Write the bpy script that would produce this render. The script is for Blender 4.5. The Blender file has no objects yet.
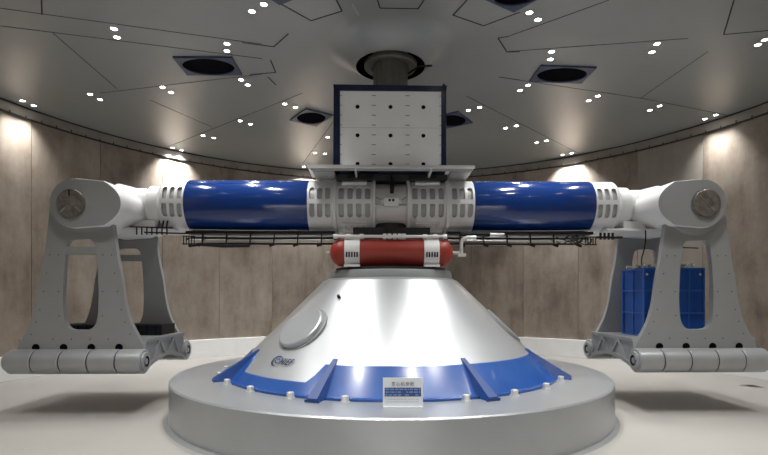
import bpy, bmesh, math, random
from mathutils import Vector, Matrix
random.seed(4)
C = bpy.context.scene.collection
PI = math.pi
YAW = math.radians(1.0)
CEIL = 6.386
RW = 9.05

# ------------------------------------------------------------------ materials
def newmat(name):
    m = bpy.data.materials.new(name); m.use_nodes = True
    nt = m.node_tree
    return m, nt, nt.nodes['Principled BSDF']

def mat(name, col, rough=0.4, metal=0.0, noise=0.0, nscale=6.0, coat=0.0, bump=0.0, stretch=(1, 1, 1), spec=0.5):
    m, nt, b = newmat(name)
    b.inputs['Base Color'].default_value = (*col, 1)
    b.inputs['Roughness'].default_value = rough
    b.inputs['Metallic'].default_value = metal
    b.inputs['Coat Weight'].default_value = coat
    b.inputs['Coat Roughness'].default_value = 0.08
    b.inputs['Specular IOR Level'].default_value = spec
    tc = nt.nodes.new('ShaderNodeTexCoord'); mp = nt.nodes.new('ShaderNodeMapping')
    mp.inputs['Scale'].default_value = stretch
    nt.links.new(tc.outputs['Object'], mp.inputs['Vector'])
    n = nt.nodes.new('ShaderNodeTexNoise'); n.inputs['Scale'].default_value = nscale; n.inputs['Detail'].default_value = 5
    nt.links.new(mp.outputs['Vector'], n.inputs['Vector'])
    r = nt.nodes.new('ShaderNodeMapRange')
    r.inputs['From Min'].default_value = 0.3; r.inputs['From Max'].default_value = 0.7
    r.inputs['To Min'].default_value = 1 - noise; r.inputs['To Max'].default_value = 1 + noise
    nt.links.new(n.outputs['Fac'], r.inputs['Value'])
    mx = nt.nodes.new('ShaderNodeVectorMath'); mx.operation = 'SCALE'; mx.inputs[0].default_value = col
    nt.links.new(r.outputs['Result'], mx.inputs['Scale'])
    nt.links.new(mx.outputs['Vector'], b.inputs['Base Color'])
    if bump:
        bp = nt.nodes.new('ShaderNodeBump'); bp.inputs['Strength'].default_value = bump; bp.inputs['Distance'].default_value = 0.01
        nt.links.new(n.outputs['Fac'], bp.inputs['Height']); nt.links.new(bp.outputs['Normal'], b.inputs['Normal'])
    return m

def wall_material():
    m, nt, b = newmat('wall_panels'); L = nt.links.new; N = nt.nodes.new
    def math_(op, a, v=None, w=None):
        n = N('ShaderNodeMath'); n.operation = op
        for i, q in enumerate((a, v, w)):
            if q is None: continue
            if isinstance(q, (int, float)): n.inputs[i].default_value = q
            else: L(q, n.inputs[i])
        return n.outputs[0]
    tc = N('ShaderNodeTexCoord'); sp = N('ShaderNodeSeparateXYZ'); L(tc.outputs['Object'], sp.inputs[0])
    ang = math_('ARCTAN2', sp.outputs['X'], sp.outputs['Y'])
    deg = math_('MULTIPLY', ang, 180 / PI)
    idx = math_('FLOOR', math_('DIVIDE', math_('ADD', deg, 3.4 + 360), 11.25))
    wn = N('ShaderNodeTexWhiteNoise'); wn.noise_dimensions = '1D'; L(idx, wn.inputs['W'])
    arc = math_('MULTIPLY', ang, 9.0)
    def noise(sx, sz, det, off=0):
        cb = N('ShaderNodeCombineXYZ')
        L(math_('MULTIPLY', arc, sx), cb.inputs[0]); L(math_('MULTIPLY', idx, 3.7), cb.inputs[1])
        L(math_('MULTIPLY', sp.outputs['Z'], sz), cb.inputs[2])
        n = N('ShaderNodeTexNoise'); n.inputs['Scale'].default_value = 1; n.inputs['Detail'].default_value = det
        n.inputs['Roughness'].default_value = 0.65
        L(cb.outputs[0], n.inputs['Vector']); return n.outputs['Fac']
    streak = noise(2.2, 0.45, 6); blot = noise(0.9, 0.8, 7); fine = noise(14, 11, 6)
    s = math_('ADD', math_('MULTIPLY', streak, 0.42), math_('MULTIPLY', blot, 0.58))
    cr = N('ShaderNodeValToRGB'); L(s, cr.inputs[0])
    e = cr.color_ramp.elements
    e[0].position = 0.33; e[0].color = (0.13, 0.10, 0.078, 1)
    e[1].position = 0.66; e[1].color = (0.37, 0.325, 0.28, 1)
    x = e.new(0.5); x.color = (0.275, 0.225, 0.182, 1)
    # greyer concrete on some panels
    mx = N('ShaderNodeMix'); mx.data_type = 'RGBA'
    L(math_('MULTIPLY', math_('GREATER_THAN', wn.outputs['Value'], 0.82), 0.65), mx.inputs['Factor'])
    L(cr.outputs[0], mx.inputs['A']); mx.inputs['B'].default_value = (0.24, 0.225, 0.205, 1)
    sc = N('ShaderNodeVectorMath'); sc.operation = 'SCALE'; L(mx.outputs['Result'], sc.inputs[0])
    k = math_('ADD', math_('MULTIPLY', wn.outputs['Value'], 0.25), 0.76)
    k = math_('ADD', k, math_('MULTIPLY', fine, 0.22))
    L(k, sc.inputs['Scale']); L(sc.outputs[0], b.inputs['Base Color'])
    b.inputs['Roughness'].default_value = 0.55
    bp = N('ShaderNodeBump'); bp.inputs['Strength'].default_value = 0.15; bp.inputs['Distance'].default_value = 0.02
    L(fine, bp.inputs['Height']); L(bp.outputs[0], b.inputs['Normal'])
    return m

def emis(name, col, st):
    m, nt, b = newmat(name)
    b.inputs['Base Color'].default_value = (*col, 1)
    b.inputs['Emission Color'].default_value = (*col, 1); b.inputs['Emission Strength'].default_value = st
    return m

M = dict(
    wall=wall_material(),
    seam=mat('dark_seam', (0.02, 0.02, 0.02), 0.8),
    ceiling=mat('ceiling_sheet', (0.31, 0.32, 0.315), 0.36, metal=0.2, noise=0.05, nscale=0.5),
    ceiling2=mat('ceiling_pale_strip', (0.40, 0.39, 0.37), 0.5),
    floor=mat('floor_coating', (0.385, 0.37, 0.345), 0.33, noise=0.07, nscale=0.35),
    kerb=mat('kerb_paint', (0.93, 0.93, 0.93), 0.35, noise=0.03, nscale=2),
    cove=mat('cove_concrete', (0.26, 0.235, 0.205), 0.7, noise=0.15, nscale=3),
    plat=mat('platform_paint', (0.40, 0.415, 0.43), 0.32, metal=0.5, noise=0.05, nscale=1.2, stretch=(1, 1, 1)),
    cone=mat('cone_paint', (0.53, 0.54, 0.555), 0.35, metal=0.62, noise=0.03, nscale=1.5),
    collar=mat('collar_shaded_grey', (0.27, 0.28, 0.28), 0.4, noise=0.04),  # grey, set darker on the top collar for the arm's shadow
    blue=mat('blue_enamel', (0.008, 0.038, 0.19), 0.13, noise=0.05, nscale=2, coat=0.35),
    skirt=mat('skirt_blue', (0.017, 0.075, 0.29), 0.25, noise=0.06, nscale=3, coat=0.3),
    tankblue=mat('tank_blue', (0.013, 0.08, 0.34), 0.35, noise=0.08, nscale=4),
    tankrib=mat('tank_rib_blue', (0.03, 0.12, 0.42), 0.35),
    navy=mat('navy_frame', (0.010, 0.017, 0.05), 0.25, noise=0.2, nscale=5),
    white=mat('white_paint', (0.74, 0.74, 0.74), 0.35, noise=0.02),
    liner=mat('liner_grey', (0.42, 0.42, 0.42), 0.4, noise=0.05),
    grey=mat('bucket_grey', (0.27, 0.275, 0.275), 0.42, noise=0.04, nscale=2),
    barrel=mat('barrel_grey', (0.37, 0.38, 0.385), 0.33, metal=0.4, noise=0.04, nscale=3),
    steel=mat('brushed_steel', (0.45, 0.44, 0.42), 0.35, metal=0.8, noise=0.1, nscale=8),
    disc=mat('disc_steel', (0.20, 0.18, 0.16), 0.4, metal=0.5, noise=0.35, nscale=12),
    dark=mat('dark_rubber_and_shade', (0.012, 0.012, 0.014), 0.5, spec=0.25),
    black=mat('black_cavity', (0.004, 0.004, 0.006), 0.9, spec=0.02),
    hub=mat('hub_dark', (0.022, 0.023, 0.026), 0.5),
    pipe=mat('column_pipe', (0.17, 0.165, 0.15), 0.5, metal=0.3, noise=0.15, nscale=10, stretch=(1, 1, 0.1)),
    panel=mat('panel_white', (0.90, 0.91, 0.91), 0.5, noise=0.03, nscale=3),
    red=mat('red_paint', (0.30, 0.036, 0.024), 0.42, noise=0.05, nscale=5, spec=0.35),
    ventf=mat('vent_frame_blue', (0.045, 0.06, 0.11), 0.4, noise=0.25, nscale=14),
    trimring=mat('lamp_trim', (0.75, 0.75, 0.73), 0.4),
    lamp=emis('lamp_glass', (1.0, 0.97, 0.92), 30),
    sign=mat('sign_white', (0.62, 0.65, 0.68), 0.35),
    signblue=mat('sign_blue', (0.015, 0.04, 0.14), 0.4),
    signtext=mat('sign_grey_text', (0.20, 0.20, 0.20), 0.5),
    gusset=mat('gusset_blue', (0.012, 0.045, 0.18), 0.5, noise=0.05),
    signcell=mat('sign_cell_blue', (0.10, 0.22, 0.55), 0.4),
    logo=mat('logo_navy', (0.010, 0.018, 0.06), 0.4),
    logob=mat('logo_blue', (0.03, 0.14, 0.50), 0.4),
    bolt=mat('bolt_zinc', (0.66, 0.66, 0.64), 0.35, metal=0.3),
)

# ------------------------------------------------------------------ mesh helpers
class MB:
    def __init__(s): s.v = []; s.f = []; s.m = []; s.mats = []
    def mi(s, m):
        if m not in s.mats: s.mats.append(m)
        return s.mats.index(m)
    def add(s, vs, fs, m):
        o = len(s.v); k = s.mi(m)
        s.v += [tuple(v) for v in vs]; s.f += [tuple(i + o for i in f) for f in fs]; s.m += [k] * len(fs)
    def box(s, x0, x1, y0, y1, z0, z1, m, T=None):
        vs = [Vector((x, y, z)) for x in (x0, x1) for y in (y0, y1) for z in (z0, z1)]
        if T: vs = [T @ v for v in vs]
        s.add(vs, [(0, 1, 3, 2), (4, 6, 7, 5), (0, 4, 5, 1), (2, 3, 7, 6), (0, 2, 6, 4), (1, 5, 7, 3)], m)
    def bar(s, a, b, w, h, m):
        a = Vector(a); b = Vector(b); d = b - a; L = d.length
        T = Matrix.Translation(a) @ d.to_track_quat('X', 'Z').to_matrix().to_4x4()
        s.box(0, L, -w / 2, w / 2, -h / 2, h / 2, m, T)
    def tube(s, pts, r, m, seg=10, cap=True):
        pts = [Vector(p) for p in pts]; n = len(pts); rs = r if isinstance(r, (list, tuple)) else [r] * n
        vs = []; fs = []
        up = None
        for i, p in enumerate(pts):
            d = (pts[min(i + 1, n - 1)] - pts[max(i - 1, 0)]).normalized()
            if up is None:
                up = d.cross(Vector((0, 0, 1)))
                if up.length < 1e-3: up = d.cross(Vector((0, 1, 0)))
            up = (up - d * up.dot(d)).normalized(); w = d.cross(up)
            for k in range(seg):
                a = 2 * PI * k / seg
                vs.append(p + (up * math.cos(a) + w * math.sin(a)) * rs[i])
        for i in range(n - 1):
            for k in range(seg):
                k2 = (k + 1) % seg
                fs.append((i * seg + k, i * seg + k2, (i + 1) * seg + k2, (i + 1) * seg + k))
        if cap:
            fs.append(tuple(range(seg))[::-1]); fs.append(tuple((n - 1) * seg + k for k in range(seg)))
        s.add(vs, fs, m)
    def lathe(s, prof, m, T=None, seg=64, a0=0, a1=2 * PI, cap=True):
        """prof: (r, z) pairs about Z"""
        full = abs(a1 - a0 - 2 * PI) < 1e-6; n = seg if full else seg + 1
        vs = []; fs = []; P = len(prof)
        for k in range(n):
            a = a0 + (a1 - a0) * k / seg; c, q = math.cos(a), math.sin(a)
            for r, z in prof: vs.append(Vector((r * c, r * q, z)))
        for k in range(seg):
            k2 = (k + 1) % n if full else k + 1
            for i in range(P - 1):
                if prof[i][0] < 1e-6 and prof[i + 1][0] < 1e-6: continue
                fs.append((k * P + i, k2 * P + i, k2 * P + i + 1, k * P + i + 1))
        if cap and full:
            for i in (0, P - 1):
                if prof[i][0] > 1e-6: fs.append(tuple(k * P + i for k in range(n)))
        if T: vs = [T @ v for v in vs]
        s.add(vs, fs, m)
    def prism(s, outer, y0, y1, m, hole=None, T=None):
        """2D polygon in (x,z) pushed along y; hole must have the same number of points, matched"""
        n = len(outer)
        vs = [Vector((x, y0, z)) for x, z in outer] + [Vector((x, y1, z)) for x, z in outer]
        fs = [(i, (i + 1) % n, n + (i + 1) % n, n + i) for i in range(n)]
        if hole:
            o = 2 * n
            vs += [Vector((x, y0, z)) for x, z in hole] + [Vector((x, y1, z)) for x, z in hole]
            for i in range(n):
                j = (i + 1) % n
                fs += [(o + i, o + j, o + n + j, o + n + i), (i, j, o + j, o + i), (n + i, n + j, o + n + j, o + n + i)]
        else: fs += [tuple(range(n)), tuple(range(n, 2 * n))[::-1]]
        if T: vs = [T @ v for v in vs]
        s.add(vs, fs, m)
    def build(s, name, parent=None, smooth=35, bevel=0, weld=True):
        me = bpy.data.meshes.new(name)
        me.from_pydata(s.v, [], s.f)
        for m in s.mats: me.materials.append(M[m])
        for p, k in zip(me.polygons, s.m): p.material_index = k
        bm = bmesh.new(); bm.from_mesh(me)
        if weld: bmesh.ops.remove_doubles(bm, verts=bm.verts, dist=1e-5)
        bmesh.ops.recalc_face_normals(bm, faces=bm.faces)
        for f in bm.faces: f.smooth = smooth > 0
        for e in bm.edges:
            if len(e.link_faces) == 2 and e.calc_face_angle(0) > math.radians(smooth): e.smooth = False
        bm.to_mesh(me); bm.free()
        o = bpy.data.objects.new(name, me); C.objects.link(o)
        if parent: o.parent = parent
        if bevel:
            b = o.modifiers.new('bevel', 'BEVEL'); b.width = bevel; b.segments = 2; b.limit_method = 'ANGLE'; b.angle_limit = math.radians(40)
        return o

def tag(o, label=None, cat=None, group=None, kind=None):
    for k, v in (('label', label), ('category', cat), ('group', group), ('kind', kind)):
        if v: o[k] = v
    return o
def thing(name, loc, label, cat, group=None, rz=0):
    o = bpy.data.objects.new(name, None); C.objects.link(o); o.empty_display_size = 0.1
    o.location = loc; o.rotation_euler = (0, 0, rz)
    return tag(o, label, cat, group)
def struct(o): o['kind'] = 'structure'; return o
RX = Matrix.Rotation(PI / 2, 4, 'Y')     # Z axis -> X axis
RYm = Matrix.Rotation(PI / 2, 4, 'X')    # Z axis -> -Y axis
def T3(x, y, z): return Matrix.Translation((x, y, z))
def rotp(x, y, z=0):
    return (x * math.cos(YAW) - y * math.sin(YAW), x * math.sin(YAW) + y * math.cos(YAW), z)
def dirv(deg):   # angle measured from -Y (towards the doorway), + to the right
    a = math.radians(deg); return Vector((math.sin(a), -math.cos(a), 0))
def text_mesh(txt, size, m, name, parent, Tm, shear=0, ext=0.002, bold=0.0):
    cu = bpy.data.curves.new(name, 'FONT'); cu.body = txt; cu.size = size; cu.extrude = ext; cu.shear = shear; cu.offset = bold
    cu.align_x = 'CENTER'; cu.align_y = 'CENTER'; cu.resolution_u = 3
    cu.space_character = 1.2; t = bpy.data.objects.new('tmp_text', cu); C.objects.link(t)
    dg = bpy.context.evaluated_depsgraph_get()
    me = bpy.data.meshes.new_from_object(t.evaluated_get(dg))
    bpy.data.objects.remove(t); me.transform(Tm); me.materials.clear(); me.materials.append(M[m])
    o = bpy.data.objects.new(name, me); C.objects.link(o); o.parent = parent
    return o

# ------------------------------------------------------------------ room
DOOR = 15.0     # half angle of the entrance opening behind the camera
def arcseg(mb, a0, a1, r, z0, z1, m, thick=0.05, n=4):
    vs = []; fs = []
    for i in range(n + 1):
        d = dirv(a0 + (a1 - a0) * i / n)
        for rr in (r, r + thick):
            for z in (z0, z1): vs.append(d * rr + Vector((0, 0, z)))
    for i in range(n):
        o = 4 * i; p = o + 4
        fs += [(o, p, p + 1, o + 1), (o + 2, o + 3, p + 3, p + 2), (o + 1, p + 1, p + 3, o + 3), (o, o + 2, p + 2, p)]
    fs += [(0, 1, 3, 2), (4 * n, 4 * n + 2, 4 * n + 3, 4 * n + 1)]
    mb.add(vs, fs, m)

mb = MB(); mb.lathe([(0, 0), (9.6, 0)], 'floor', seg=128, cap=False)
mb.box(-2.7, 2.7, -13.0, -8.6, -0.05, -0.002, 'floor')
struct(mb.build('floor'))
mb = MB()
mb.lathe([(0.62, CEIL - 0.34), (0.70, CEIL - 0.30), (0.82, CEIL - 0.17), (0.98, CEIL - 0.05), (1.2, CEIL), (9.6, CEIL)], 'ceiling', seg=128, cap=False)
mb.lathe([(0.62, CEIL - 0.34), (0.62, CEIL + 0.2), (0.0, CEIL + 0.2)], 'black', seg=128, cap=False)
struct(mb.build('ceiling', smooth=60))
# walls: 32 panels of 11.25 degrees with open joints over a dark backing
def far(a):      # azimuth from +Y to the angle used by dirv
    return 180 - a
parts = {'wall_left': MB(), 'wall_right': MB(), 'wall_back': MB(), 'wall_front': MB()}
for k in range(32):
    a = -3.4 + 11.25 * k
    a0, a1 = far(a + 11.25) + 0.045, far(a) - 0.045
    mid = ((a0 + a1) / 2 + 180) % 360 - 180
    nm = 'wall_front' if abs(mid) < 45 else 'wall_back' if abs(mid) > 135 else 'wall_left' if mid < 0 else 'wall_right'
    z0 = 0.0
    if abs(mid) < DOOR: z0 = 3.4
    arcseg(parts[nm], a0, a1, RW, z0, CEIL, 'wall')
    arcseg(parts[nm], a0 - 0.07, a1 + 0.07, RW + 0.02, z0, CEIL, 'cove', thick=0.1)
for nm, b in parts.items(): struct(b.build(nm, weld=False))
mb = MB()
for s in (-1, 1): mb.box(min(s * 2.45, s * 2.6), max(s * 2.45, s * 2.6), -13, -8.65, 0, 3.4, 'kerb')
mb.box(-2.6, 2.6, -13, -8.6, 3.4, 3.5, 'kerb'); mb.box(-2.6, 2.6, -13.1, -13, 0, 3.5, 'kerb')
struct(mb.build('wall_corridor'))
# white kerb
mb = MB()
for k in range(32):
    a0 = -180 + k * 360 / 32; a1 = a0 + 360 / 32
    if abs((a0 + a1) / 2) < 17: continue
    arcseg(mb, a0, a1 - 0.02, RW - 0.07, 0, 0.56, 'kerb', thick=0.08, n=4)
struct(mb.build('baseboard_round', weld=False, bevel=0.008))
# top cove band with clamps
mb = MB(); arcseg(mb, -180, 180, RW - 0.04, CEIL - 0.24, CEIL - 0.02, 'cove', thick=0.06, n=128)
arcseg(mb, -180, 180, RW - 0.055, CEIL - 0.27, CEIL - 0.245, 'seam', thick=0.06, n=128)
arcseg(mb, -180, 180, RW - 0.06, CEIL - 0.03, CEIL, 'seam', thick=0.06, n=128)
for k in range(150):
    a = k * 2.4; d = dirv(a); p = d * (RW - 0.06) + Vector((0, 0, CEIL - 0.25 + random.uniform(-.01, .01)))
    mb.tube([p, p + Vector((0, 0, 0.05))], 0.014, 'seam', seg=6)
struct(mb.build('trim_1', weld=False))

# ceiling joints
def cp(px, py):
    t = 4.476 * 500 / (297 - py); return Vector(((px - 384) / 500 * t - .117, t - 9, CEIL))
SEAMS = [((0, 8), (262, 44)), ((0, 25.7), (262, 58.5)), ((53, 33), (117, 88.6)), ((100, 93), (262, 74)), ((150, 100), (212, 127)),
 ((162, 149), (302.6, 93)), ((268, 77), (276, 85)), ((303, 163), (333, 122)), ((466.5, 96), (578, 152.8)), ((508, 36.4), (609, 0)),
 ((508, 51.4), (688, 38.4)), ((508, 78.4), (640.6, 98)), ((640.6, 98), (727, 115)), ((640.6, 98), (708, 51.4)),
 ((723.7, 34.4), (768, 30.5)), ((734, 0), (723.7, 34.4)), ((41.5, 0), (42, 14.6)),
 ((274, 0), (311, 20.6)), ((311, 20.6), (342, 11)), ((342, 11), (335, -3)), ((376.7, -3), (380, 8)), ((380, 8), (418, 8.7)), ((418, 8.7), (424, 0)),
 ((467, 0), (453, 15)), ((453, 15), (483.6, 25.7)), ((483.6, 25.7), (520, 12)), ((242, 42.5), (273.7, 46.7)), ((273.7, 46.7), (288.4, 33.6)),
 ((250, 74.4), (275.7, 72.4)), ((275.7, 72.4), (270.6, 60)), ((498, 38), (507, 52)), ((507, 52), (520, 51.5)), ((520, 80), (499, 77)),
 ((508, 36.4), (498, 38))]
mb = MB()
for a, b in SEAMS:
    a, b = cp(*a), cp(*b)
    w = 0.012 if (a - b).length > 1.6 else 0.022
    mb.bar(a, b, w, 0.008, 'seam')
mb.bar(cp(352, 4), cp(372, 36), 0.03, 0.008, 'ceiling2')
struct(mb.build('trim_2', weld=False))

# ------------------------------------------------------------------ ceiling vents
VENTS = [
 ([(-4.04, .29), (-2.95, .30), (-2.96, 1.03), (-4.07, 1.03)], 'large dark blue square ceiling vent with round opening, above the left blue arm cover'),
 ([(2.92, .63), (4.0, .71), (4.01, 1.42), (2.87, 1.33)], 'large dark blue square ceiling vent with round opening, above the right blue arm cover'),
 ([(-2.49, 3.6), (-1.97, 2.84), (-1.37, 3.27), (-1.88, 4.04)], 'tilted grey edged ceiling vent with black round opening, just left of the white panel box'),
 ([(1.02, 3.47), (1.66, 3.0), (2.15, 3.80), (1.50, 4.2)], 'tilted ceiling vent half hidden behind the right edge of the white panel box'),
 ([(1.91, -1.2), (2.45, -1.85), (1.8, -2.3), (1.25, -1.6)], 'dark blue ceiling vent cut by the top edge of the photo, right of centre'),
 ([(-1.69, -1.40), (-1.1, -1.75), (-1.6, -2.5), (-2.25, -2.1)], 'dark blue ceiling vent barely showing at the top edge of the photo, left of centre'),
]
for q, lab in VENTS:
    c = Vector((sum(p[0] for p in q) / 4, sum(p[1] for p in q) / 4, 0))
    t = thing('ceiling_vent', (c.x, c.y, CEIL), lab, 'air vent', 'square ceiling vents')
    pts = [Vector((x, y, 0)) - c for x, y in q]
    e1 = ((pts[1] + pts[2]) - (pts[0] + pts[3])) / 4; e2 = ((pts[2] + pts[3]) - (pts[0] + pts[1])) / 4
    n = 40; outer = []; inner = []
    for i in range(n):
        a = 2 * PI * (i + .5) / n + PI / 4; cx, sx = math.cos(a), math.sin(a)
        k = 1 / max(abs(cx), abs(sx))
        if i % 10 == 9 or i % 10 == 0: pass
        outer.append((cx * k, sx * k)); inner.append((cx * .9, sx * .93))
    # snap nearest points to the corners
    for cxx, cyy in ((1, 1), (-1, 1), (-1, -1), (1, -1)):
        j = min(range(n), key=lambda i: (outer[i][0] - cxx) ** 2 + (outer[i][1] - cyy) ** 2); outer[j] = (cxx, cyy)
    f = MB(); vs = []; fs = []
    for (u, v), z in [(o, 0.0) for o in outer] + [(o, -0.035) for o in outer] + [(o, -0.035) for o in inner] + [(o, 0.0) for o in inner]:
        vs.append(e1 * u + e2 * v + Vector((0, 0, z)))
    for i in range(n):
        j = (i + 1) % n
        for L in range(3): fs.append((L * n + i, L * n + j, (L + 1) * n + j, (L + 1) * n + i))
    f.add(vs, fs, 'ventf'); f.build('vent_frame', t, smooth=0)
    d = MB(); d.add([e1 * u + e2 * v + Vector((0, 0, -0.012)) for u, v in inner], [tuple(range(n))], 'black')
    d.build('opening', t, smooth=0)

# ------------------------------------------------------------------ downlights
ROWS = {
 'ra': 'left vent row', 'rb': 'row over the left blue cover', 'rc': 'row left of the panel box',
 'rd': 'row over the right blue cover', 're': 'right vent row', 'rf': 'foremost left row',
 'rg': 'foremost right row', 'rh': 'at the upper left edge', 'ri': 'at the upper right edge',
}
RING = {1: 'innermost pair', 2: 'second pair', 3: 'third pair', 4: 'wall pair', 0: 'only pair'}
PAIRS = [
 ('rf', 2, (114, 28.5), (117, 37)), ('rf', 1, (227, 43.5), (227, 50.7)), ('rh', 0, (263.9, 4), (252, 11)),
 ('ra', 2, (162.6, 87), (171, 92.2)), ('ra', 1, (241, 79.5), (247.7, 84.7)), ('ra', 3, (90, 94), (100, 99.3)), ('ra', 4, (22.6, 100.5), (33.6, 105.3)),
 ('rb', 2, (240, 120.7), (250.5, 124)), ('rb', 3, (203, 135.3), (213.7, 137.7)), ('rb', 4, (172.5, 147.6), (181.6, 150)), ('rb', 1, (284.8, 103.7), (295.5, 107)),
 ('rc', 2, (327.6, 137), (338.2, 138.4)), ('rc', 3, (315, 152.8), (324.8, 153.6)), ('rc', 4, (304, 166.7), (313, 167.4)),
 ('rd', 1, (479.6, 107.1), (468.4, 110.1)), ('rd', 2, (516.4, 125.5), (505.8, 128)), ('rd', 3, (546.4, 140.6), (536.8, 142.4)), ('rd', 4, (571.7, 153.1), (562.6, 154.7)),
 ('ri', 0, (529.4, 12.3), (538, 19.4)), ('rg', 1, (551.5, 51.4), (550.3, 59)), ('rg', 2, (657, 43.5), (652, 51.8)), ('rg', 3, (765, 39.5), (758, 44.5)),
 ('re', 1, (528, 85), (520, 90.2)), ('re', 2, (597.8, 95.8), (588.7, 100.5)), ('re', 3, (659.6, 105.7), (649.7, 110)), ('re', 4, (715.8, 114.8), (705, 118.7)),
]
def make_downlight():
    t = thing('ceiling_downlight', (0, 0, CEIL), 'x', 'downlight', 'recessed ceiling downlights')
    r = MB(); r.lathe([(0.062, 0), (0.066, -0.008), (0.048, -0.010), (0.046, -0.002)], 'trimring', seg=20, cap=False); r.build('trim_ring', t)
    g = MB(); g.lathe([(0, -0.004), (0.046, -0.004)], 'lamp', seg=20, cap=False); g.build('lamp_glass', t)
    return t
proto = make_downlight(); first = [True]
def lightdata(power, cone, blend=1.0):
    l = bpy.data.lights.new('downlight_beam', 'SPOT'); l.energy = power; l.spot_size = math.radians(cone); l.spot_blend = blend
    l.shadow_soft_size = 0.06; l.color = (0.99, 0.99, 0.97); return l
LD_in = lightdata(125, 96, 0.9); LD_front = lightdata(150, 84, 0.9); LD_wall = lightdata(150, 90, 1.0); LD_back = lightdata(420, 100, 1.0)
def downlight(p, label, wallring=False, power=None):
    if first[0]: t = proto; first[0] = False
    else:
        t = proto.copy(); C.objects.link(t)
        for ch in list(proto.children):
            if ch.type == 'LIGHT': continue
            c = ch.copy(); C.objects.link(c); c.parent = t
    t.location = (p.x, p.y, CEIL); t['label'] = label
    l = bpy.data.objects.new('beam', (LD_back if p.y > 4.5 else LD_wall) if wallring else LD_in if p.y > 0.8 else LD_front); C.objects.link(l); l.parent = t; l.location = (0, 0, -0.03)
    if wallring:
        o_ = Vector((p.x, p.y, 0)).normalized(); l.rotation_euler = (o_ * .16 + Vector((0, 0, -1))).to_track_quat('-Z', 'Y').to_euler()
for row, ring, a, b in PAIRS:
    A, B = cp(*a), cp(*b)
    left, right = ('left', 'right') if abs(a[0] - b[0]) > 4 else ('upper', 'lower')
    if left == 'left' and a[0] > b[0]: left, right = right, left
    if left == 'left' or True:
        for P, w in ((A, left), (B, right)):
            if ring == 0: lab = 'round ceiling downlight, %s lamp of the pair %s of the ceiling' % (w, ROWS[row])
            else: lab = 'ceiling downlight, %s lamp of %s, %s' % (w, RING[ring], ROWS[row])
            downlight(P, ' '.join(lab.split()[:16]) if False else lab, ring == 4)
# unseen downlights continuing the pattern, added to light the front
n = 0
for ang in (-58, -32, -6, 20, 45, 66):
    for R in (3.4, 5.15, 6.95, 8.3):
        if (R > 8 and abs(ang) < 50) or (R > 6.5 and abs(ang) < 50): continue
        if R == 3.4 and abs(ang) > 50: continue
        if R < 4 and abs(ang) < 15: continue
        for da in (-1.4, 1.4):
            downlight(dirv(ang + da) * R, 'unseen ceiling downlight over the entrance side of the room, added to light the front', R > 8)

# ------------------------------------------------------------------ ceiling column
t = thing('slip_ring_column', (0, 0.0, 4.2), 'grey vertical cable column hanging from round dark recess in the ceiling', 'column')
mb = MB()
prof = [(0.29, 0.0), (0.29, CEIL - 4.2 + .1)]
vs = []; n = 72; fs = []
for i in range(n):
    a = 2 * PI * i / n; r = 0.30 + 0.010 * math.cos(12 * a)
    vs += [(r * math.cos(a), r * math.sin(a), 1.3), (r * math.cos(a), r * math.sin(a), CEIL - 4.2 + .1)]
for i in range(n):
    j = (i + 1) % n; fs.append((2 * i, 2 * j, 2 * j + 1, 2 * i + 1))
mb.add(vs, fs, 'pipe'); mb.build('fluted_pipe', t, smooth=60)
mb = MB(); z = CEIL - 4.2
mb.lathe([(0.30, z - .33), (0.34, z - .33), (0.35, z - .36), (0.46, z - .36), (0.475, z - .34), (0.475, z - .28), (0.30, z - .28)], 'pipe', cap=False)
mb.build('flange', t)
mb = MB()
mb.tube([(.31, -.1, z - .50), (.5, -.3, z - .46), (.72, -.3, z - .45)], .018, 'dark', seg=8)
mb.build('cable', t)

# ------------------------------------------------------------------ platform + pedestal
ZP = 0.614
t = thing('round_platform', (0, 0, 0), 'wide low round grey metal platform under the white cone', 'platform')
mb = MB(); mb.lathe([(0, ZP), (3.65, ZP), (3.67, ZP - .02), (3.67, 0.0)], 'plat', seg=160, cap=False); mb.build('drum', t)
mb = MB(); mb.lathe([(3.67, 0.03), (3.70, 0.03), (3.74, 0.0)], 'collar', seg=160, cap=False); mb.build('sealing_strip', t)

t = thing('cone_pedestal', (0, 0, ZP), 'large white cone shaped machine base with blue ribbed skirt on the platform', 'machine base')
ped = t
def cone_r(z): return 2.8 - (z - ZP) / 0.979    # world z
zt = 2.19
mb = MB(); mb.lathe([(2.8, 0.0), (cone_r(1.2), 1.2 - ZP), (cone_r(1.7), 1.7 - ZP), (cone_r(zt), zt - ZP)], 'cone', seg=128, cap=False); mb.build('cone_shell', t)
mb = MB(); mb.lathe([(cone_r(zt), zt - ZP), (1.10, zt - ZP + .04), (1.085, 2.33 - ZP), (1.07, 2.36 - ZP), (0, 2.36 - ZP)], 'collar', seg=96, cap=False); mb.build('top_collar', t)
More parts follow.
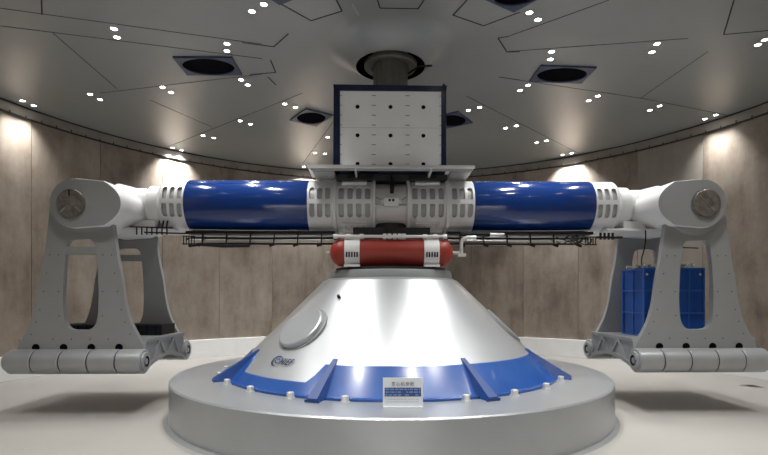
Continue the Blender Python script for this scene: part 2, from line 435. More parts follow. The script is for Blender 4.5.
# blue skirt, low between two ribs on the left
mb = MB(); vs = []; fs = []; n = 180
for i in range(n):
    ang = 360 * i / n
    s = ang if ang <= 180 else ang - 360
    zt2 = 0.995
    lo = 0.775
    if -61 < s < -22.5: k = min(1, (s + 61) / 3, (-22.5 - s) / 2.5); zt2 = 0.995 + (lo - 0.995) * max(0, k)
    d = dirv(ang)
    nrm = 0.022
    for r, z in ((2.86, ZP), (2.86, ZP + .03), (cone_r(ZP + .035) + nrm, ZP + .035), (cone_r(zt2) + nrm, zt2), (cone_r(zt2) - .01, zt2 + .004)):
        vs.append((d.x * r, d.y * r, z - ZP))
for i in range(n):
    j = (i + 1) % n
    for k in range(4): fs.append((5 * i + k, 5 * j + k, 5 * j + k + 1, 5 * i + k + 1))
mb.add(vs, fs, 'skirt'); mb.build('skirt', t)
for k in range(8):
    ang = (-64, -19.2, 24.2, 68.5, 115, 160, 205, 250)[k]
    d = dirv(ang); s = Vector((-d.y, d.x, 0)); up = Vector((0, 0, 1))
    g = MB()
    def P(r, z, w): return d * r + s * w + up * (z - ZP)
    prof = [(2.78, ZP, .075), (3.05, ZP, .075), (3.04, ZP + .05, .07), (2.36, 1.075, .028), (2.28, 1.05, .028)]; m = len(prof)
    vs = [P(r, z, -w) for r, z, w in prof] + [P(r, z, w) for r, z, w in prof]
    g.add(vs, [(i, (i + 1) % m, m + (i + 1) % m, m + i) for i in range(m)], 'gusset')
    g.add(vs, [tuple(range(m)), tuple(range(m, 2 * m))[::-1]], 'skirt')
    g.box(0, 0.02, -.10, .10, 0, .035, 'gusset', Matrix.Translation(d * 3.03) @ Matrix.Rotation(math.atan2(d.y, d.x), 4, 'Z'))
    g.build('gusset', t, smooth=0, weld=False)
for k in range(24):
    ang = 3.2 + 15 * k; d = dirv(ang) * 2.915
    b = MB()
    b.lathe([(0, 0), (.062, 0), (.062, .012), (0, .012)], 'bolt', T3(d.x, d.y, 0), seg=16, cap=False)
    b.lathe([(0.048, .012), (.048, .072), (.040, .082), (0, .082)], 'bolt', T3(d.x, d.y, 0), seg=6, cap=False)
    b.build('bolt', t, smooth=20)
# hatches on the cone
def cone_frame(ang, z, off=0.0):
    d = dirv(ang); nrm = (d * 0.979 + Vector((0, 0, 1))).normalized(); tan = Vector((-d.y, d.x, 0)); up = nrm.cross(tan)
    if up.z < 0: up = -up
    if tan.cross(up).dot(nrm) < 0: tan = -tan
    p = d * cone_r(z) + Vector((0, 0, z - ZP)) + nrm * off
    m3 = Matrix((tan, up, nrm)).transposed().to_4x4()
    return Matrix.Translation(p) @ m3
for ang in (-43, 78, 198):
    h = MB(); q = .075 if ang < 0 else .03
    h.lathe([(0, q), (.36, q), (.38, q - .012), (.385, q - .03), (.385, -.01), (.34, -.02), (.34, -.25)], 'cone' if ang < 0 else 'collar', cone_frame(ang, 1.42), seg=56, cap=False)
    h.lathe([(.34, 0.0), (.43, 0.0), (.43, -.1)], 'collar', cone_frame(ang, 1.42), seg=56, cap=False)
    h.build('hatch_cover', t, smooth=20)
h = MB(); F = cone_frame(-33, 1.90); h.tube([F @ Vector((0, 0, -.02)), F @ Vector((0, 0, .05))], .025, 'dark', seg=10); h.build('sensor_stud', t)
# emblem and lettering
F = cone_frame(-40.9, .98, 0.012)
e = MB()
def arc_band(mb, cx, cy, rx, ry, a0, a1, w0, w1, m, T, n=28, zt=.003):
    vs = []; fs = []
    for i in range(n + 1):
        k = i / n; a = math.radians(a0 + (a1 - a0) * k); w = w0 + (w1 - w0) * math.sin(PI * k)
        for q in (-w / 2, w / 2): vs.append(T @ Vector((cx + (rx + q) * math.cos(a), cy + (ry + q) * math.sin(a), zt)))
    for i in range(n): fs.append((2 * i, 2 * i + 1, 2 * i + 3, 2 * i + 2))
    mb.add(vs, fs, m)
arc_band(e, -.085, 0, .098, .082, 50, 285, .008, .030, 'logo', F)
arc_band(e, -.075, 0, .036, .034, 0, 150, .010, .018, 'logob', F, n=14)
arc_band(e, -.075, 0, .036, .034, 165, 330, .010, .018, 'logo', F, n=14)
for k in range(8):
    a = k * PI / 4; e.add([F @ Vector((-.075 + math.cos(a + q) * r, math.sin(a + q) * r, .003)) for q, r in ((-.15, .04), (.15, .04), (.12, .052), (-.12, .052))], [(0, 1, 2, 3)], 'logo')
e.add([F @ Vector((x, y, .003)) for x, y in ((-.02, -.078), (.22, -.078), (.22, -.073), (-.02, -.073))], [(0, 1, 2, 3)], 'signtext')
e.build('emblem', t, smooth=0)
text_mesh('HIEF', .105, 'logo', 'lettering', t, F @ T3(.115, -.002, 0.004) @ Matrix.Diagonal((1.15, 1.5, 1, 1)), shear=.2, bold=.0015)

# ------------------------------------------------------------------ placard
t = thing('information_placard', (.105, -3.12, ZP), 'small white placard with blue table standing on the platform before the skirt', 'sign')
mb = MB(); mb.box(-.235, .235, -.006, .006, 0.012, .345, 'sign', Matrix.Rotation(math.radians(-6), 4, 'X'))
mb.box(-.235, .235, -.05, .05, 0, .012, 'sign'); bo = mb.build('board', t, smooth=0)
TT = Matrix.Rotation(math.radians(-6), 4, 'X')
tb = MB(); tb.box(-.215, .215, -.009, -.006, .125, .228, 'signblue', TT)
for r in range(3):
    x = -.205
    while x < .19:
        w = random.uniform(.012, .05)
        if random.random() < .8: tb.box(x, min(x + w, .205), -.011, -.009, .135 + r * .033, .150 + r * .033, 'signcell', TT)
        x += w + .012
tb.build('table_print', bo, smooth=0)
text_mesh('离心机参数', .05, 'signtext', 'heading', bo, TT @ T3(0, -.008, .268) @ Matrix.Rotation(PI / 2, 4, 'X'), bold=.0008)
tb = MB()
for r in range(2):
    x = -.19
    while x < .17:
        w = random.uniform(.008, .03); tb.box(x, x + w, -.008, -.006, .06 + r * .028, .068 + r * .028, 'liner', TT); x += w + .01
tb.build('small_print', bo, smooth=0)

# ------------------------------------------------------------------ centrifuge arm
ZA = 3.53
arm = thing('centrifuge_arm', rotp(0, 0, 0) , 'long horizontal rotating arm with glossy blue tube covers and white vented sleeves', 'centrifuge arm', rz=YAW)
AX = T3(0, 0, ZA) @ RX      # lathe z -> +x  (lathe about arm axis)
arm_last = [None]
def ring(name, prof, m, seg=96, parent=arm, T=None, mb=None, smooth=35):
    b = mb or MB(); b.lathe([(r, x) for x, r in prof], m, T or AX, seg=seg, cap=False)
    arm_last[0] = b.build(name, parent, smooth=smooth)
    return arm_last[0]
def vented(x0, x1, R, cols, rows=9, slotw=.6, th0=0):
    """curved sleeve with arched slots cut right through"""
    mb = MB(); pitch = (x1 - x0) / cols; dth = 2 * PI / rows; t_ = .02
    N = 32
    hw = pitch / 2; hh = dth / 2 * R
    base = [math.atan2(hh, hw)]
    angs = sorted([2 * PI * i / N for i in range(N)] + [base[0], PI - base[0], PI + base[0], 2 * PI - base[0]]); n = len(angs)
    sw = hw * slotw; sh = hh * .76
    def slot(a, up=0):
        c, s = math.cos(a), math.sin(a)
        # stadium-like outline
        k = 1e9
        if abs(c) > 1e-6: k = min(k, sw / abs(c))
        x, y = c * k, s * k
        if abs(y) > sh and y * up < 0: k = sh / abs(s); x, y = c * k, s * k
        elif abs(y) > sh - sw and y * up >= 0:
            # intersect with end circle centred (0, +-(sh-sw))
            cy = (sh - sw) * (1 if s > 0 else -1)
            b_ = s * cy; disc = b_ * b_ - (cy * cy - sw * sw); k = b_ + math.sqrt(max(disc, 0)); x, y = c * k, s * k
        return x, y
    def W(x, v, r):
        th = v / R
        th += .03; return Vector((x, -r * math.cos(th), ZA + r * math.sin(th)))
    for i in range(cols):
        for j in range(rows):
            cx = x0 + (i + .5) * pitch; cv = ((j + .5) * dth) * R + th0
            vs = []; solid = j not in (0, rows - 1, rows // 2)
            for a in angs:
                c, s = math.cos(a), math.sin(a); k = min(hw / abs(c) if abs(c) > 1e-9 else 1e9, hh / abs(s) if abs(s) > 1e-9 else 1e9)
                vs.append(W(cx + c * k, cv + s * k, R))
            for a in angs: x, y = slot(a, 1 if j == 0 else -1 if j == rows - 1 else 0); vs.append(W(cx + x, cv + y, R))
            for a in angs: x, y = slot(a, 1 if j == 0 else -1 if j == rows - 1 else 0); vs.append(W(cx + x, cv + y, R - t_))
            fs = []
            if solid:
                for q in range(n): x, y = slot(angs[q]); vs[n + q] = W(cx + x * .5, cv + y * .5, R)
                fs.append(tuple(range(n, 2 * n)))
                vs = vs[:2 * n]
            for q in range(n):
                p = (q + 1) % n; fs.append((q, p, n + p, n + q))
                if not solid: fs.append((n + q, n + p, 2 * n + p, 2 * n + q))
            mb.add(vs, fs, 'white')
    return mb
for s in (-1, 1):
    def X(a, b): return (s * a, s * b) if s > 0 else (s * b, s * a)
    # glossy blue cover
    a, b = X(1.44, 3.54)
    ring('blue_cover', [(a, .44), (a, .455), (a + .006, .458), (b - .006, .458), (b, .455), (b, .44)], 'blue', seg=128); bc = arm_last[0]
    st = MB(); st.box(a, b, -.02, .02, ZA + .452, ZA + .468, 'dark'); st.build('top_strip', bc)
    for (u0, u1, cols) in ((1.01, 1.44, 3), (.32, .945, 4), (3.54, 3.94, 3)):
        a, b = X(u0, u1)
        v = vented(a + .012, b - .012, .455, cols, slotw=.66 if cols == 3 else .62)
        v.lathe([(.435, a), (.455, a), (.455, a + .012)], 'white', AX, seg=64, cap=False)
        v.lathe([(.455, b - .012), (.455, b), (.435, b)], 'white', AX, seg=64, cap=False)
        vo = v.build('vented_sleeve', arm, smooth=30)
        ring('inner_liner', [(a + .01, .415), (b - .01, .415)], 'liner', parent=vo)
    for (u0, u1) in ((.945, 1.01), (.27, .32)):
        a, b = X(u0, u1)
        ring('flange', [(a, .40), (a, .495), (a + .008, .503), (b - .008, .503), (b, .495), (b, .40)], 'white')
    # neck with steps
    pr = [(3.94, .455), (4.02, .38), (4.02, .355), (4.22, .355), (4.235, .335), (4.25, .30), (4.33, .30), (4.35, .315), (4.6, .315)]
    ring('neck', [(s * x, r) for x, r in pr], 'white')
    # riveted cover plates above and below the inner sleeves
    for up in (1, -1):
        p = MB(); a, b = X(.42, .85)
        T = T3(0, 0, ZA) @ Matrix.Rotation(math.radians(-52 * up), 4, 'X')
        p.box(a, b, -.50, -.43, -.055, .055, 'white', T)
        for q in range(4):
            xx = a + .06 + q * (b - a - .12) / 3; p.tube([T @ Vector((xx, -.51, 0)), T @ Vector((xx, -.49, 0))], .012, 'steel', seg=8)
        p.build('cover_plate', arm)
    # trunnion housing: rounded block
    hb = MB(); zc = 1.91 + 1.5125 + (.03 if s > 0 else 0); prof_n = 40; ys = [-.86, -.845, -.6, -.3, 0, .35, .75, 1.085, 1.10]
    vs = []; L = len(ys)
    for y in ys:
        q = 1 - (abs(y) / (.86 if y < 0 else 1.1)) ** 2; e = .985 if y in (ys[0], ys[-1]) else 1.0
        out = []
        for i in range(prof_n // 2 + 1):       # outer round end
            a_ = PI / 2 + PI * i / (prof_n // 2); out.append((5.12 - .40 * math.cos(a_) * e, .40 * math.sin(a_) * e))
        for i in range(1, prof_n // 2):        # inner arched end
            zz = -.40 + .8 * i / (prof_n // 2)
            out.append((4.72 - (.345 + .13 * q) * (1 - abs(zz / .4) ** 2.2) * e, zz * e))
        if y == ys[0]: nn = len(out)
        for x, z in out: vs.append(Vector((s * x, y, zc + z)))
    fs = []
    for k in range(L - 1):
        for i in range(nn):
            j = (i + 1) % nn; fs.append((k * nn + i, k * nn + j, (k + 1) * nn + j, (k + 1) * nn + i))
    fs += [tuple(range(nn)), tuple((L - 1) * nn + i for i in range(nn))]
    # the machined cheeks are grey, the body white
    hb.add(vs, fs[:-2], 'white'); hb.add(vs, fs[-2:], 'grey')
    ho_ = hb.build('trunnion_housing', arm, smooth=50)
    nk = MB(); nk.lathe([(r, s * x) for x, r in ((4.28, .31), (4.40, .335), (4.6, .39), (4.8, .44))], 'white', T3(0, 0, ZA - .05) @ RX, seg=48, cap=False); nk.build('neck_fillet', arm)
    # end discs front and back
    for yy, sg in ((-.86, -1), (1.10, 1)):
        d = MB(); TD = T3(s * 5.165, yy, zc) @ Matrix.Rotation(PI / 2 * (1 if sg < 0 else -1), 4, 'X')
        d.lathe([(.225, -.02), (.225, .03), (.215, .04), (.09, .04), (.085, .032), (0, .032)], 'disc', TD, seg=48, cap=False)
        if s < 0 and sg < 0:
            for a_ in (95, 225, 320):
                aa = math.radians(a_); d.box(.11, .21, -.012, .012, .036, .046, 'steel' if a_ != 95 else 'dark', TD @ Matrix.Rotation(aa, 4, 'Z'))
        else:
            d.lathe([(.245, -.02), (.245, .02), (.235, .02)], 'steel', TD, seg=48, cap=False)
            d.box(-.18, .18, -.006, .006, .039, .043, 'steel', TD @ Matrix.Rotation(math.radians(-45), 4, 'Z'))
        d.build('end_disc', ho_)
    # underside bracket between neck and housing
    b = MB(); a0, b0 = X(3.75, 4.75); b.box(a0, b0, -.38, .38, ZA - .47, ZA - .43, 'white')
    a0, b0 = X(4.1, 4.5); b.box(a0, b0, -.25, .25, ZA - .44, ZA - .28, 'white'); b.build('underside_bracket', arm, bevel=.01)
# middle tube and hub
ring('middle_tube', [(-.28, .40), (.28, .40)], 'white')
mb = MB(); mb.lathe([(.0, 2.362), (.98, 2.362), (.98, 2.41), (.34, 2.43), (.32, 2.6), (.32, 3.2), (0, 3.2)], 'hub', seg=64, cap=False); mb.box(-.66, .68, -.30, .30, 2.44, 3.12, 'hub')
mb.build('rotor_hub', arm)
mb = MB(); mb.box(-.95, .98, -.34, .42, 3.93, 4.045, 'hub'); mb.box(-.75, -.3, -.36, -.2, 3.95, 4.02, 'dark'); mb.box(.3, .8, -.36, -.2, 3.95, 4.02, 'dark')  # small saddle boxes coloured dark for the shade under the shelf
mb.build('box_saddle', arm, bevel=.008)
# clevis in the middle
mb = MB(); y = -.47
mb.box(-.125, .125, y - .04, y + .07, ZA - .08 + .0, ZA - .08 + .15, 'white'); mb.box(-.175, -.125, y - .02, y + .06, ZA - .08 + .05, ZA - .08 + .11, 'white'); mb.box(.125, .175, y - .02, y + .06, ZA - .08 + .05, ZA - .08 + .11, 'white')
mb.box(-.05, -.01, y - .045, y - .04, ZA - .08 + .085, ZA - .08 + .125, 'dark'); mb.box(.01, .05, y - .045, y - .04, ZA - .08 + .085, ZA - .08 + .125, 'dark')
mb.tube([(-.28, y + .03, ZA - .08 + .03), (.28, y + .03, ZA - .08 + .03)], .014, 'steel')
for sx in (-1, 1): mb.bar((sx * .26, y + .03, ZA - .08 + .17), (sx * .13, y + .03, ZA - .08 + .09), .03, .02, 'steel')
mb.build('clevis', arm, bevel=.004)
mb = MB(); mb.tube([(0, y + .02, ZA + .15), (.0, y - .0, ZA + .24), (.01, -.42, ZA + .34), (0, -.38, ZA + .5)], .022, 'dark'); mb.tube([(.03, y + .02, ZA + .15), (.04, y, ZA + .3), (.05, -.38, ZA + .45)], .012, 'dark')
mb.build('cable', arm)

# ------------------------------------------------------------------ pipe runs under the arm (bolted to the arm)
for s in (-1, 1):
    def xs(a): return s * a
    r = MB()
    r.box(min(xs(.98), xs(3.55)), max(xs(.98), xs(3.55)), -.30, -.10, ZA - .52, ZA - .475, 'dark'); r.build('cable_tray', arm)
    for z_, y_, rr, m_, a, b in ((2.975, -.26, .020, 'steel', 1.0, 3.45), (2.90, -.26, .022, 'steel', 1.0, 3.5), (2.842, -.24, .017, 'dark', 1.0, 3.3),
                                 (2.935, -.12, .018, 'dark', .9, 3.6), (2.86, -.05, .02, 'liner', .9, 3.0), (2.99, 0.1, .03, 'dark', .9, 3.6)):
        p = MB(); p.tube([(xs(a), y_, z_), (xs((a + b) / 2), y_, z_ - .006), (xs(b), y_, z_)], rr, m_, seg=8); p.build('pipe', arm)
    for k in range(6):
        x = xs(1.2 + k * .41); p = MB()
        p.bar((x, -.30, 3.02), (x + s * .015, -.30, 2.815), .035, .02, 'dark'); p.bar((x, -.30, 2.83), (x + s * .09, -.30, 2.80), .02, .05, 'dark')
        p.build('pipe_clamp', arm)
    # ladder of cable holders near the bucket
    p = MB()
    for z_, a, b in ((3.085, 3.72, 4.45), (2.99, 3.45, 4.2)): p.bar((xs(a), -.42, z_), (xs(b), -.42, z_ + .02), .03, .022, 'dark')
    for k in range(7):
        x = xs(3.82 + k * .085); p.bar((x, -.42, 2.97), (x, -.42, 3.10), .018, .018, 'dark')
    for k in range(3):
        x = xs(3.84 + k * .07); p.bar((x, -.40, 3.08), (x, -.34, 3.22), .022, .022, 'dark')
    if s > 0:
        p = MB(); p.box(3.55, 4.0, -.44, -.36, 2.925, 2.955, 'dark')
        for k in range(4): p.bar((3.62 + k * .07, -.42, 2.9), (3.62 + k * .07, -.42, 3.02), .03, .03, 'dark')
    p.build('cable_ladder', arm, smooth=0)
    p = MB()
    for k in range(5): x = xs(3.38 + k * .045); p.bar((x, -.36, 2.95), (x, -.36, 2.82), .014, .014, 'dark')
    p.box(min(xs(3.36), xs(3.58)), max(xs(3.36), xs(3.58)), -.37, -.35, 2.945, 2.96, 'dark'); p.box(min(xs(3.36), xs(3.58)), max(xs(3.36), xs(3.58)), -.37, -.35, 2.81, 2.83, 'dark')
    p.build('hose_comb', arm, smooth=0)
    if s < 0:
        p = MB(); p.tube([(-2.45, -.3, 2.80), (-2.9, -.32, 2.79), (-3.3, -.3, 2.82), (-3.5, -.28, 2.80)], .03, 'dark', seg=8); p.build('hose', arm)
    else:
        p = MB(); p.tube([(1.2, -.4, 3.0), (1.7, -.4, 2.99)], .042, 'dark', seg=10); p.tube([(1.7, -.4, 2.99), (1.95, -.4, 2.985)], .03, 'steel', seg=8); p.build('cable_joint', arm)
        for k in range(9):
            x = 3.0 + random.uniform(-.25, .5); p = MB(); q = random.uniform(2.86, 2.97)
            p.tube([(x, -.33, q), (x + .1, -.36, q - .05), (x + .22, -.33, q + .02)], .012, 'dark', seg=6); p.build('cable', arm)

# ------------------------------------------------------------------ white panel box
bx = thing('equipment_box', rotp(-0.035, 0, 4.03), 'tall white perforated panel box in dark blue frame on top of the arm', 'equipment cabinet', rz=YAW)
x0, x1, yf, yb, h = -.935, .955, -.62, .55, 1.43
mb = MB(); w = .085
mb.box(x0, x0 + w + .02, yf, yb, 0, h, 'navy'); mb.box(x1 - w, x1, yf, yb, 0, h, 'navy'); mb.box(x0, x1, yf, yb, h - w - .01, h, 'navy')
mb.box(x0, x1, yf, yb, 0, .04, 'navy'); mb.box(x0 + .05, x1 - .05, yb - .04, yb, 0, h, 'navy')
mb.build('frame', bx, bevel=.008)
fp = MB(); fp.box(x0 + w + .02, x1 - w, yf + .02, yf + .05, .03, h - w - .01, 'panel')
pw = (x1 - w) - (x0 + w + .02); xa = x0 + w + .02
for c in (1, 2):
    xx = xa + pw * c / 3
    for k in range(8):
        fp.box(xx - .035, xx + .035, yf + .014, yf + .02, .10 + k * .165, .112 + k * .165, 'collar')
for c in (0, 1):
    xx = (xa, x1 - w - .03)[c]
    for k in range(8): fp.box(xx, xx + .03, yf + .014, yf + .02, .10 + k * .165, .110 + k * .165, 'collar')
fp.box(xa, x1 - w, yf + .018, yf + .02, .72, .724, 'liner')
fpo = fp.build('front_panel', bx, smooth=0)
for c in range(3):
    for r in range(3):
        ho = MB(); X0 = (357.5, 390.5, 423.5)[c]; xx = (X0 - 384) * 8.38 / 500 - .117 + .025; zz = (297 - (105.4, 134, 162.6)[r]) * 8.38 / 500 + 1.91 - 4.05
        ho.lathe([(.034, .004), (.030, .006), (0, .006)], 'black', T3(xx, yf + .02, zz) @ RYm, seg=16, cap=False); ho.build('round_hole', fpo)
mb = MB(); mb.tube([(x1 - .06, yf + .1, h), (x1 - .06, yf + .1, h + .03), (.6, -.2, h + .06), (.1, -.3, h + .09), (-.1, -.3, h + .02)], .012, 'dark', seg=6)
mb.tube([(x1 - .04, yf + .03, h - .01), (x1 - .04, yf + .03, h + .035)], .02, 'dark', seg=8)
mb.build('cable', bx)

tr = thing('maintenance_shelf', rotp(0.0, 0, 4.022), 'long flat light grey shelf projecting in front of the panel box', 'shelf', rz=YAW)
mb = MB(); TS = T3(0, -.72, .03) @ Matrix.Rotation(math.radians(-1.5), 4, 'X')
mb.box(-1.39, 1.365, -.08, .62, -.005, .012, 'white', TS); mb.box(-1.39, 1.365, -.08, -.062, -.03, .02, 'white', TS)
mb.build('shelf_plate', tr, smooth=0)
for x in (-.60, .65):
    mb = MB(); mb.prism([(x - .015, -.07), (x + .015, -.07), (x + .015, -.005), (x - .015, -.005)], -.06, .5, 'white', T=TS); mb.build('stiffener', tr, smooth=0)
mb = MB(); mb.box(-1.32, -.98, .1, .62, -.045, -.004, 'liner', TS); mb.box(1.0, 1.33, .1, .62, -.045, -.004, 'liner', TS); mb.box(-1.34, 1.34, .02, .06, -.04, -.004, 'liner', TS); mb.build('under_rail', tr, smooth=0)

# ------------------------------------------------------------------ red gas cylinder
zt_ = 2.651; yt = -.60
tk = thing('gas_cylinder', rotp(0.0, yt, zt_ - .24), 'red horizontal gas cylinder held by two white straps below the arm centre', 'gas cylinder', rz=YAW)
prof = []
for i in range(9): a = PI / 2 * i / 8; prof.append((.232 * math.sin(a), -1.03 + .20 - .20 * math.cos(a)))
prof += [(.232, -.80), (.232, -.4), (.232, 0)]
prof += [(r, -z) for r, z in prof[:-1][::-1]]
mb = MB(); mb.lathe([(r, z) for r, z in prof], 'red', T3(0.0, 0, .24) @ RX, seg=48, cap=False); mb.build('shell', tk, smooth=60)
for x in (-.655, .655):
    st = MB(); st.lathe([(.225, x - .125), (.245, x - .125), (.245, x + .125), (.225, x + .125)], 'white', T3(0.0, 0, .24) @ RX, seg=48, cap=False)
    st.box(x - .12, x + .12, -.02, .30, .42, .50, 'white')
    st.box(x - .13, x + .13, -.24, -.15, -.005, .03, 'white')
    sto = st.build('strap', tk)
    sl = MB()
    for q in (-.085, -.045, 0, .045, .085): sl.box(x + q - .012, x + q + .012, -.25, -.236, .15, .235, 'dark')
    sl.build('strap_slot', sto, smooth=0)
mb = MB(); mb.tube([(-.95, -.12, .50), (.9, -.12, .50)], .028, 'bolt', seg=12)
for x in (-.93, -.72, -.5, .55, .72, .88): mb.tube([(x - .035, -.12, .50), (x + .035, -.12, .50)], .042, 'bolt', seg=8)
for x in (-.12, -.04, .05, .13, .2): mb.tube([(x - .03, -.12, .50), (x + .03, -.12, .50)], .05, 'bolt', seg=8)
mb.build('feed_pipe', tk)
mb = MB(); mb.tube([(1.03, 0, .24), (1.2, 0, .24)], .035, 'steel'); mb.tube([(1.17, -.02, .2), (1.17, -.02, .38), (1.19, -.02, .46), (1.27, -.02, .50), (1.42, -.02, .50)], .032, 'bolt', seg=10)
mb.box(1.12, 1.24, -.06, .04, .18, .23, 'bolt'); mb.build('valve', tk)
mb = MB(); mb.tube([(-1.0, 0, .24), (-1.09, 0, .24)], .03, 'steel'); mb.build('end_plug', tk)

# ------------------------------------------------------------------ swing buckets
def catmull(pts, n=6):
    out = []
    for i in range(len(pts) - 1):
        p0 = pts[max(i - 1, 0)]; p1 = pts[i]; p2 = pts[i + 1]; p3 = pts[min(i + 2, len(pts) - 1)]
        for k in range(n):
            t = k / n
            out.append(tuple(.5 * (2 * p1[j] + (p2[j] - p0[j]) * t + (2 * p0[j] - 5 * p1[j] + 4 * p2[j] - p3[j]) * t * t + (3 * p1[j] - p0[j] - 3 * p2[j] + p3[j]) * t ** 3) for j in range(2)))
    out.append(pts[-1]); return out
ZT = 3.4225; ZB = .86
def plate_outline():
    right = catmull([(.56, 2.84), (.60, 2.55), (.66, 2.25), (.72, 1.83), (.80, 1.53), (.90, 1.32), (1.0, 1.14), (1.03, 1.04)], 5)
    top = [(.50 * math.cos(a), ZT + .385 * math.sin(a)) for a in [PI / 2 - PI / 2 * i / 10 for i in range(11)]]
    side = [(.52, 3.2), (.54, 3.0)]
    r = top + side + right + [(1.05, .95), (.5, .93), (0, .93)]
    return r
def plate(mb, y0, y1):
    """two halves, each bridged to the window outline"""
    R = plate_outline()
    wl = [(0, 2.86), (.12, 2.86), (.19, 2.83), (.225, 2.76), (.25, 2.6), (.27, 2.4), (.285, 2.1), (.29, 1.9), (.28, 1.65), (.26, 1.52), (.21, 1.42), (.13, 1.375), (0, 1.37)]
    W_ = catmull(wl, 4)
    # resample both by arc length fraction
    def resample(P, n):
        L = [0]
        for a, b in zip(P, P[1:]): L.append(L[-1] + math.dist(a, b))
        out = []
        for i in range(n):
            t = L[-1] * i / (n - 1); k = 0
            while k < len(L) - 2 and L[k + 1] < t: k += 1
            f = (t - L[k]) / max(L[k + 1] - L[k], 1e-9); out.append((P[k][0] + (P[k + 1][0] - P[k][0]) * f, P[k][1] + (P[k + 1][1] - P[k][1]) * f))
        return out
    n = 64
    # resample in matching height classes
    O = resample(R, n); H = resample(W_, n)
    full_o = O + [(-x, z) for x, z in O[::-1][1:-1]]; full_h = H + [(-x, z) for x, z in H[::-1][1:-1]]
    mb.prism(full_o, y0, y1, 'grey', hole=full_h)

def bucket(xc, label, rail):
    loc = rotp(xc, 0, 0)
    t = thing('swing_bucket', (loc[0], loc[1], 0), label, 'swing bucket', 'swing buckets at the arm ends', rz=YAW)
    for s in (-1, 1):
        ry = -.78 if s < 0 else 1.04; py = -.72 if s < 0 else .98     # barrel axis, outer plate face
        mb = MB(); y0, y1 = sorted((py, py - s * .10)); plate(mb, y0, y1)
        yf_ = py
        for sx in (-1, 1):
            for (bx_, bz) in ((.50, 2.6), (.55, 2.3), (.60, 2.0), (.66, 1.7), (.72, 1.5), (.36, 2.6), (.36, 2.0), (.35, 1.6), (.80, 1.3), (.45, 1.22), (.15, 1.22)):
                a = Vector((sx * bx_, yf_, bz)); mb.tube([a - Vector((0, s * .005, 0)), a + Vector((0, s * .004, 0))], .012, 'hub', seg=6)
        sp = mb.build('side_plate', t, bevel=.006)
        for k in range(4):      # scallops where the barrels meet the plate
            x = (-1.5 + k) * .445; q = MB()
            q.tube([(x * 1.01 + (.05 if xc > 0 else -.05), py - s * .01, 1.082), (x * 1.01 + (.05 if xc > 0 else -.05), py + s * .006, 1.082)], .062, 'black', seg=16); q.build('relief_hole', sp)
        b = MB(); b.lathe([(.43, .0), (.455, .0), (.455, .03), (.44, .04), (.30, .04)], 'grey', T3(-.03 if xc > 0 else .03, py, ZT - .034) @ Matrix.Rotation(PI / 2 if s < 0 else -PI / 2, 4, 'X'), seg=64, cap=False)
        b.build('bearing_ring', sp)
        for k in range(5):
            x = (-2 + k) * .445 + (.014, 0, 0, 0, -.014)[k]; b = MB(); l = (.200, .2135, .2135, .2135, .200)[k]
            b.lathe([(.0, -l), (.185, -l), (.2, -l + .015), (.2, l - .015), (.185, l), (0, l)], 'barrel', T3(x, ry, ZB) @ RX, seg=48, cap=False)
            b.box(x - l + .01, x + l - .01, min(py - s * .08, py + s * .02), max(py - s * .08, py + s * .02), ZB, 1.03, 'barrel')
            if k < 4: b.lathe([(.182, l - .005), (.182, l + .03)], 'hub', T3(x, ry, ZB) @ RX, seg=32, cap=False)
            b.build('barrel', t)
        for sx in (-1, 1):
            b = MB(); e = sx * (1.10 if sx * xc > 0 else 1.065)
            b.lathe([(.155, e), (.155, e + sx * .03), (.145, e + sx * .04), (.09, e + sx * .04)], 'barrel', T3(0, ry, ZB) @ RX, seg=32, cap=False)
            b.lathe([(.09, e + sx * .04), (.085, e + sx * .015), (0, e + sx * .015)], 'dark', T3(0, ry, ZB) @ RX, seg=24, cap=False)
            b.lathe([(.05, e + sx * .015), (.05, e + sx * .035), (0, e + sx * .035)], 'steel', T3(0, ry, ZB) @ RX, seg=16, cap=False)
            b.build('end_cap', t)
        if rail:
            b = MB(); b.box(-.28, .28, min(py - s * .09, py - s * .01), max(py - s * .09, py - s * .01), 2.61, 2.735, 'grey'); b.build('cross_rail', t)
    for sx in (-1, 1):
        b = MB(); n = 16
        arch = [(-.70 + 1.66 * i / n, .72 + .14 * math.sin(PI * i / n)) for i in range(n + 1)]
        poly = arch + [(.98, .98), (.93, 1.22), (-.64, 1.22), (-.70, .98)]
        Tz = Matrix.Rotation(PI / 2, 4, 'Z')     # prism x->y, y->-x
        xa_, xb_ = sorted((-sx * .96, -sx * 1.04)); b.prism(poly, xa_, xb_, 'grey', T=Tz)
        # raised rim and zigzag ribs
        xo0, xo1 = sorted((sx * 1.03, sx * 1.07)); xm = (xo0 + xo1) / 2
        b.box(xo0, xo1, -.63, .92, 1.165, 1.22, 'grey')
        for i in range(n): a0 = arch[i]; a1 = arch[i + 1]; b.bar((xm, a0[0], a0[1] + .03), (xm, a1[0], a1[1] + .03), .04, .06, 'grey')
        for ya, za, yb_, zb_ in ((-.42, .82, -.18, 1.18), (-.18, 1.18, .07, .90), (.19, .90, .44, 1.18), (.44, 1.18, .68, .82)):
            b.bar((xm, ya, za), (xm, yb_, zb_), .035, .055, 'grey')
        b.build('side_beam', t, smooth=25, weld=False)
    b = MB(); b.box(-.97, .97, -.62, .88, 1.15, 1.21, 'grey')
    for y in (-.35, .1, .6): b.box(-.97, .97, y - .03, y + .03, .95, 1.15, 'grey')
    b.build('deck', t)
    return t
bucket(-5.1, 'grey swing bucket frame hanging at the left end of the arm, nearly empty', True)
bucket(5.1, 'grey swing bucket frame hanging at the right end of the arm, carrying blue tank', False)

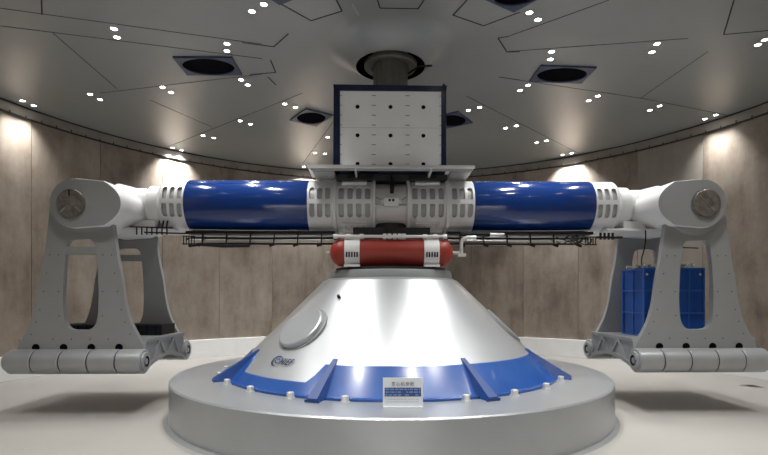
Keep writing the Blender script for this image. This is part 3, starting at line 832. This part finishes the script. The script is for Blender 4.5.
# load on the left bucket
p = rotp(-5.1, .50, 1.21)
t = thing('base_plate_block', p, 'low black slab lying on the deck of the left bucket', 'load block', rz=YAW)
mb = MB(); mb.box(-.93, .93, -.30, .30, 0, .2, 'dark'); mb.build('slab', t, bevel=.008)
mb = MB()
for k in range(12): mb.box(-.9 + k * .155, -.9 + k * .155 + .02, -.315, -.30, .02, .18, 'navy')
mb.box(-.93, .93, -.315, -.295, .175, .205, 'hub'); mb.build('front_ribs', t, smooth=0)

# blue tank in the right bucket
p = rotp(4.97, .10, 1.21)
t = thing('blue_test_tank', p, 'bright blue ribbed box tank with silver fittings standing in right bucket', 'tank', rz=YAW)
X0, X1, Y0, Y1, H = -.53, .56, -.40, .40, 1.22
mb = MB(); mb.box(X0 + .03, X1 - .03, Y0 + .03, Y1 - .03, 0, H, 'tankblue'); tbo = mb.build('body', t, bevel=.006)
for i, z in enumerate((0.0, .40, .80, H - .03)):
    b = MB(); b.box(X0, X1, Y0, Y1, z, z + .025, 'tankrib'); b.build('band', t, bevel=.004)
b = MB()
for k in range(5):
    x = X0 + k * (X1 - X0 - .025) / 4
    for y in (Y0 + .005, Y1 - .045): b.box(x, x + .025, y, y + .04, 0, H - .005, 'tankrib')
for k in range(1, 2):
    y = Y0 + k * (Y1 - Y0 - .025) / 2
    for x in (X0 + .005, X1 - .045): b.box(x, x + .04, y, y + .025, 0, H - .005, 'tankrib')
b.build('upright_ribs', t, smooth=0)
for k in range(6):
    x = X0 + .1 + k * .155
    for y in (Y0 + .08, 0.0, Y1 - .08):
        b = MB(); z = H
        b.tube([(x, y, z - .01), (x, y, z + .05 + .03 * (k % 2))], .035, 'steel', seg=10)
        b.tube([(x - .04, y, z + .045), (x + .07, y, z + .045)], .02, 'bolt', seg=8); b.build('fitting', tbo)
b = MB()
for x, z in ((X0 + .07, 1.10), (X1 - .07, 1.10)): b.tube([(x, Y0 + .035, z), (x, Y0 + .02, z)], .02, 'bolt', seg=10)
b.build('vent_plug', t)

# loose cable hanging in right bucket
mb = MB(); pts = []
for i in range(14):
    k = i / 13; pts.append(Vector((4.35 + .02 * math.sin(k * 6), -.45 + .1 * k, 3.05 - .62 * k + .03 * math.sin(9 * k))))
mb.tube(pts, .011, 'dark', seg=6); tag(mb.build('hanging_cable'), 'thin black cable hanging beside the neck above the right bucket', 'cable')
mb = MB(); mb.tube([(4.75, -.3, 3.0), (4.9, -.3, 2.83), (5.1, -.3, 2.77), (5.35, -.3, 2.76)], .011, 'dark', seg=6)
tag(mb.build('looped_cable'), 'thin black cable looping under the right trunnion above the blue tank', 'cable')

# floor drain
t = thing('drain_cover', (7.75, 1.7, 0), 'small round pale drain cover in the floor at the far right', 'drain cover')
mb = MB(); mb.lathe([(0, .008), (.2, .008), (.21, 0)], 'steel', seg=32, cap=False); mb.build('cover_disc', t)
mb = MB()
for k in range(5): mb.box(-.12, .12, -.1 + k * .05 - .008, -.1 + k * .05 + .008, .008, .011, 'dark')
mb.build('slot', t, smooth=0)

# ------------------------------------------------------------------ unseen fill light added in the corridor to brighten the front
l = bpy.data.lights.new('corridor_fill', 'AREA'); l.shape = 'RECTANGLE'; l.size = 2.2; l.size_y = 1.2; l.energy = 160; l.color = (1, .98, .95)
o = bpy.data.objects.new('corridor_fill', l); C.objects.link(o); o.location = (0, -11, 3.38)

# ------------------------------------------------------------------ world, camera
w = bpy.data.worlds.new('World'); bpy.context.scene.world = w; w.use_nodes = True
w.node_tree.nodes['Background'].inputs[0].default_value = (.5, .5, .5, 1); w.node_tree.nodes['Background'].inputs[1].default_value = .02
cam = bpy.data.cameras.new('Camera'); co = bpy.data.objects.new('Camera', cam); C.objects.link(co)
co.location = (-.117, -9.0, 1.91); co.rotation_euler = (PI / 2, 0, 0)
cam.sensor_width = 36; cam.lens = 500 * 36 / 768; cam.shift_y = 69.5 / 768; cam.clip_start = .05
bpy.context.scene.camera = co
vs_ = bpy.context.scene.view_settings
vs_.view_transform = 'Standard'; vs_.look = 'None'; vs_.gamma = 1; vs_.use_curve_mapping = False; vs_.exposure = 0.27
